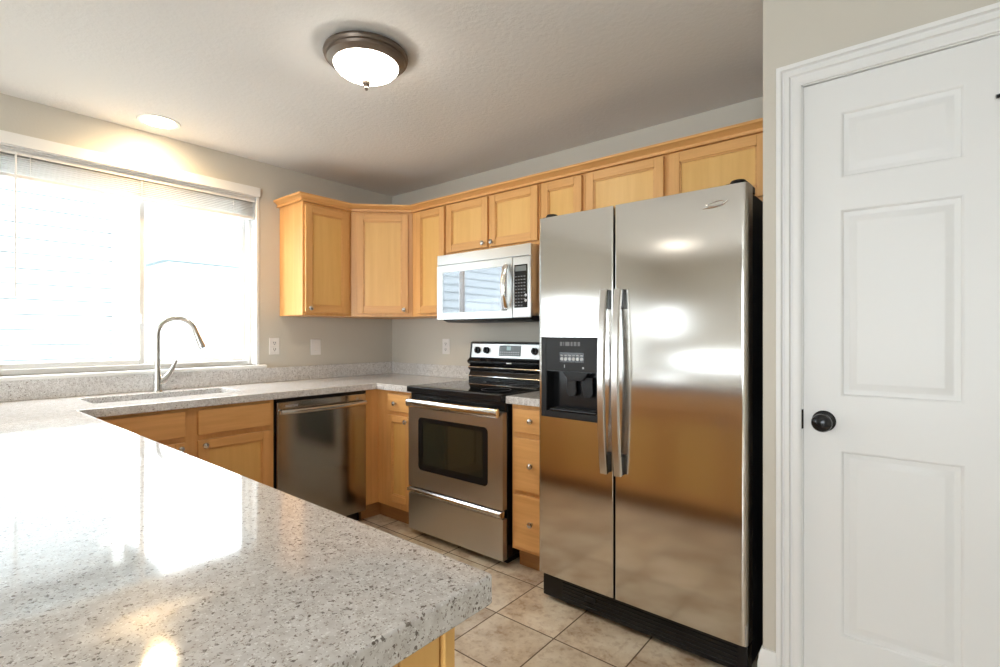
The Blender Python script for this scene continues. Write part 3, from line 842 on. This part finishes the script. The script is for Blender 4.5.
for cx in (2.205, 2.290):
    pd = MB(TF).prism([(cx-.022, 1.045), (cx+.022, 1.045), (cx+.026, .975), (cx+.016, .958), (cx-.016, .958), (cx-.026, .975)], yf+.030, yf+.040, 'y', .003)
    obj('paddle', pd, 'charcoal', dso)
obj('chute', MB(TF).prism([(2.165, 1.070), (2.305, 1.070), (2.27, 1.030), (2.20, 1.030)], yf+.014, yf+.05, 'y', .003), 'charcoal', dso)
kb = obj('key_strip', MB(TF).box(2.165, 2.293, yo-.0018, yo, 1.112, 1.158, .002, 1), 'black', dso)
for k in range(6):
    obj('key', MB(TF).lathe([(.001, -.0035), (.0075, -.0030), (.0082, -.0010)], (2.178+.0205*k, yo-.0008, 1.128), 'y', 16), 'label', kb)
lb = MB(TF)
for k in range(6): lb.box(2.172+.0205*k, 2.184+.0205*k, yo-.0024, yo-.0012, 1.142, 1.146)
for q in ((2.190, 2.193, 1.088, 1.102), (2.284, 2.292, 1.086, 1.094)):
    obj('indicator_light', MB(TF).box(q[0], q[1], yo-.0018, yo-.0008, q[2], q[3]), 'label', dso)
obj('printed_marks', lb, 'label', kb)
lb = MB(TF)
for k, (a, b) in enumerate(((0, .012), (.018, .022), (.028, .050), (.056, .066), (.072, .086), (.092, .104))):
    lb.box(2.168+a, 2.168+b, yo-.0018, yo-.0008, 1.186, 1.204)
obj('faint_marks', lb, 'dim_label', dso)
# handles: bowed flat bars
for (hx, par) in ((2.402, ldo), (2.466, rdo)):
    rows = []; zs = (.655, 1.425)
    for k in range(17):
        t = k/16; z_ = zs[0]+(zs[1]-zs[0])*t; s_ = math.sin(math.pi*t)
        yo_ = yf-.036-.026*s_**.8; hw = .0165
        rows.append([Vector(TF @ Vector(p)) for p in ((hx-hw, yo_+.016, z_), (hx-hw, yo_+.004, z_), (hx-hw+.004, yo_, z_), (hx+hw-.004, yo_, z_), (hx+hw, yo_+.004, z_), (hx+hw, yo_+.016, z_))])
    obj('door_handle', MB().rings(rows), 'nickel', par)
    for (z_a, z_b) in ((.655, .735), (1.345, 1.425)):
        obj('handle_mount', MB(TF).box(hx-.013, hx+.013, yf-.036, yf+.001, z_a, z_b, .003, 2), 'charcoal', par)
# emblem: a swept oval ring
em = MB(TF); cx, cz = 2.848, 1.717; pts = []
for k in range(29):
    t = R(35)+R(320)*k/28
    pts.append((cx+.034*math.cos(t), yf-.0015, cz+.0085*math.sin(t)+.10*(math.cos(t)*.034)))
em.tube(pts, [.0016+.0020*math.sin(math.pi*k/28) for k in range(29)], 8)
em.tube([(cx-.050, yf-.0015, cz-.013), (cx-.01, yf-.0015, cz-.0115), (cx+.02, yf-.0015, cz-.006), (cx+.040, yf-.0015, cz+.006)], [.0012, .0036, .0042, .0018], 8)
obj('emblem', em, 'chrome', rdo)
# hinge covers, base grille
for cx_, r_ in ((2.094, .030), (2.912, .030)):
    h_ = MB(TF).box(cx_-r_-.012, cx_+r_+.006, yf+.018, yf+.13, 1.756, 1.786, .006, 3)
    h_.lathe([(.001, 1.796), (r_*.8, 1.796), (r_*.95, 1.790), (r_, 1.778)], (cx_, yf+.040, 0), 'z', 24)
    obj('hinge_cover', h_, 'black', fr)
gr = MB(TF).box(x0+.012, x1-.004, yf+.020, yf+.075, .020, .122, .004, 2)
for k in range(5): gr.box(x0+.12, x1-.04, yf+.0165, yf+.022, .036+.016*k, .043+.016*k, .001, 1)
gro = obj('base_grille', gr, 'black', fr)
obj('grille_clip', MB(TF).box(2.285, 2.335, yf+.012, yf+.022, .066, .088, .003, 2), 'charcoal', gro)
for cx_ in (2.12, 2.90):
    obj('roller', MB(TF).lathe([(.012, -.02), (.012, .02)], (cx_, yf+.11, .018), 'x', 16).lathe([(.006, 0), (.006, .03)], (cx_, yf+.11, .0), 'z', 8) if False else MB(TF).lathe([(.022, 0), (.022, .006), (.008, .008), (.008, .032)], (cx_, yf+.11, 0), 'z', 16), 'black', fr)

# ------------------------------------------------------------------ outlets
def outlet(T, u, v, label, cat, kind, w_=.072, h_=.116):
    n = {'outlet': 'wall_outlet', 'switch': 'light_switch'}[kind]
    p = obj(n, MB(T).box(u-w_/2, u+w_/2, -.006, 0, v-h_/2, v+h_/2, .003, 3), 'plastic_white')
    tag(p, label, cat)
    if kind == 'outlet':
        for dz in (-.022, .022):
            f = obj('receptacle', MB(T).box(u-.0165, u+.0165, -.0085, -.005, v+dz-.016, v+dz+.016, .004, 3), 'plastic_white', p)
            s = MB(T); s.box(u-.008, u-.0055, -.0092, -.008, v+dz-.004, v+dz+.007).box(u+.0055, u+.008, -.0092, -.008, v+dz-.004, v+dz+.007)
            s.lathe([(.001, -.0092), (.003, -.0092), (.003, -.008)], (u, 0, v+dz-.010), 'y', 12)
            obj('slots', s, 'black', f)
    else:
        obj('rocker', MB(T).prism([(-.0055, v-.033), (-.0105, v-.031), (-.0065, v), (-.0075, v+.032), (-.0055, v+.033)], u-.0165, u+.0165, 'x', .001), 'plastic_white', p)
TW0 = frame_at((0, 0, 0), (0, 1, 0), (1, 0, 0)); TB0 = frame_at((0, 0, 0), (1, 0, 0), (0, -1, 0))
outlet(TW0, -1.016, 1.158, 'white outlet on the wall right beside the window', 'outlet', 'outlet')
outlet(TW0, -.705, 1.146, 'white rocker switch under the wall cabinet nearest the window', 'switch', 'switch', .08)
outlet(TB0, .648, 1.147, 'white outlet on the back wall left of the range', 'outlet', 'outlet', .078)

# ------------------------------------------------------------------ ceiling light fixtures
LX, LY = 1.662, -1.457
dl = thing('flush_ceiling_light', 'flush-mount ceiling light with bronze ring and lit frosted dome', 'ceiling light', (LX, LY, CEIL))
obj('mounting_ring', MB().lathe([(.001, 0), (.142, 0), (.156, -.006), (.167, -.012), (.170, -.022), (.166, -.032), (.158, -.034), (.155, -.044), (.146, -.048), (.132, -.058), (.128, -.058), (.128, -.02), (.001, -.02)], (LX, LY, CEIL-.0005), 'z', 64), 'bronze', dl)
dp_ = [(.130, -.052)]
for k in range(1, 11):
    t = math.pi/2*k/10; dp_.append((.130*math.cos(t)+.001, -.052-.060*math.sin(t)))
obj('glass_dome', MB().lathe([(.001, -.05)]+dp_, (LX, LY, CEIL), 'z', 64), 'glow', dl)
obj('finial', MB().lathe([(.001, -.110), (.014, -.113), (.017, -.124), (.015, -.134), (.007, -.143), (.009, -.150), (.005, -.158), (.001, -.160)], (LX, LY, CEIL), 'z', 24), 'bronze', dl)
def lamp(name, typ, loc, e, col, size, parent, **k):
    l = bpy.data.lights.new(name, typ); l.energy = e; l.color = col
    if typ == 'SPOT': l.spot_size = k['spot']; l.spot_blend = .6
    l.shadow_soft_size = size
    o = bpy.data.objects.new(name, l); C.objects.link(o)
    o.parent = parent; o.location = Vector(loc)-ORIGIN[parent.name]; return o
DX_, DY_ = 1.04, -4.9
dn_ = thing('flush_ceiling_light', 'lit ceiling light over the dining area, seen only as a streak in the refrigerator door', 'ceiling light', (DX_, DY_, CEIL))
obj('mounting_ring', MB().lathe([(.001, 0), (.158, -.001), (.176, -.022), (.160, -.034), (.130, -.058), (.130, -.02), (.001, -.02)], (DX_, DY_, CEIL-.0005), 'z', 48), 'bronze', dn_)
obj('glass_dome', MB().lathe([(.001, -.05)]+dp_, (DX_, DY_, CEIL), 'z', 48), 'glow_dim', dn_)
RXc, RYc = .215, -1.762
rl = thing('recessed_ceiling_light', 'small round recessed ceiling light, lit warm, above the window', 'ceiling light', (RXc, RYc, CEIL))
obj('trim_ring', MB().lathe([(.078, .0), (.078, -.004), (.098, -.006), (.101, -.002), (.101, 0)], (RXc, RYc, CEIL), 'z', 48, cap=False), 'white', rl)
obj('lamp_lens', MB().lathe([(.001, -.010), (.04, -.0095), (.070, -.007), (.079, -.001)], (RXc, RYc, CEIL), 'z', 48), 'bulb', rl)
lamp('can_lamp', 'SPOT', (RXc, RYc, CEIL-.03), 9, (1, .64, .28), .05, rl, spot=R(165))
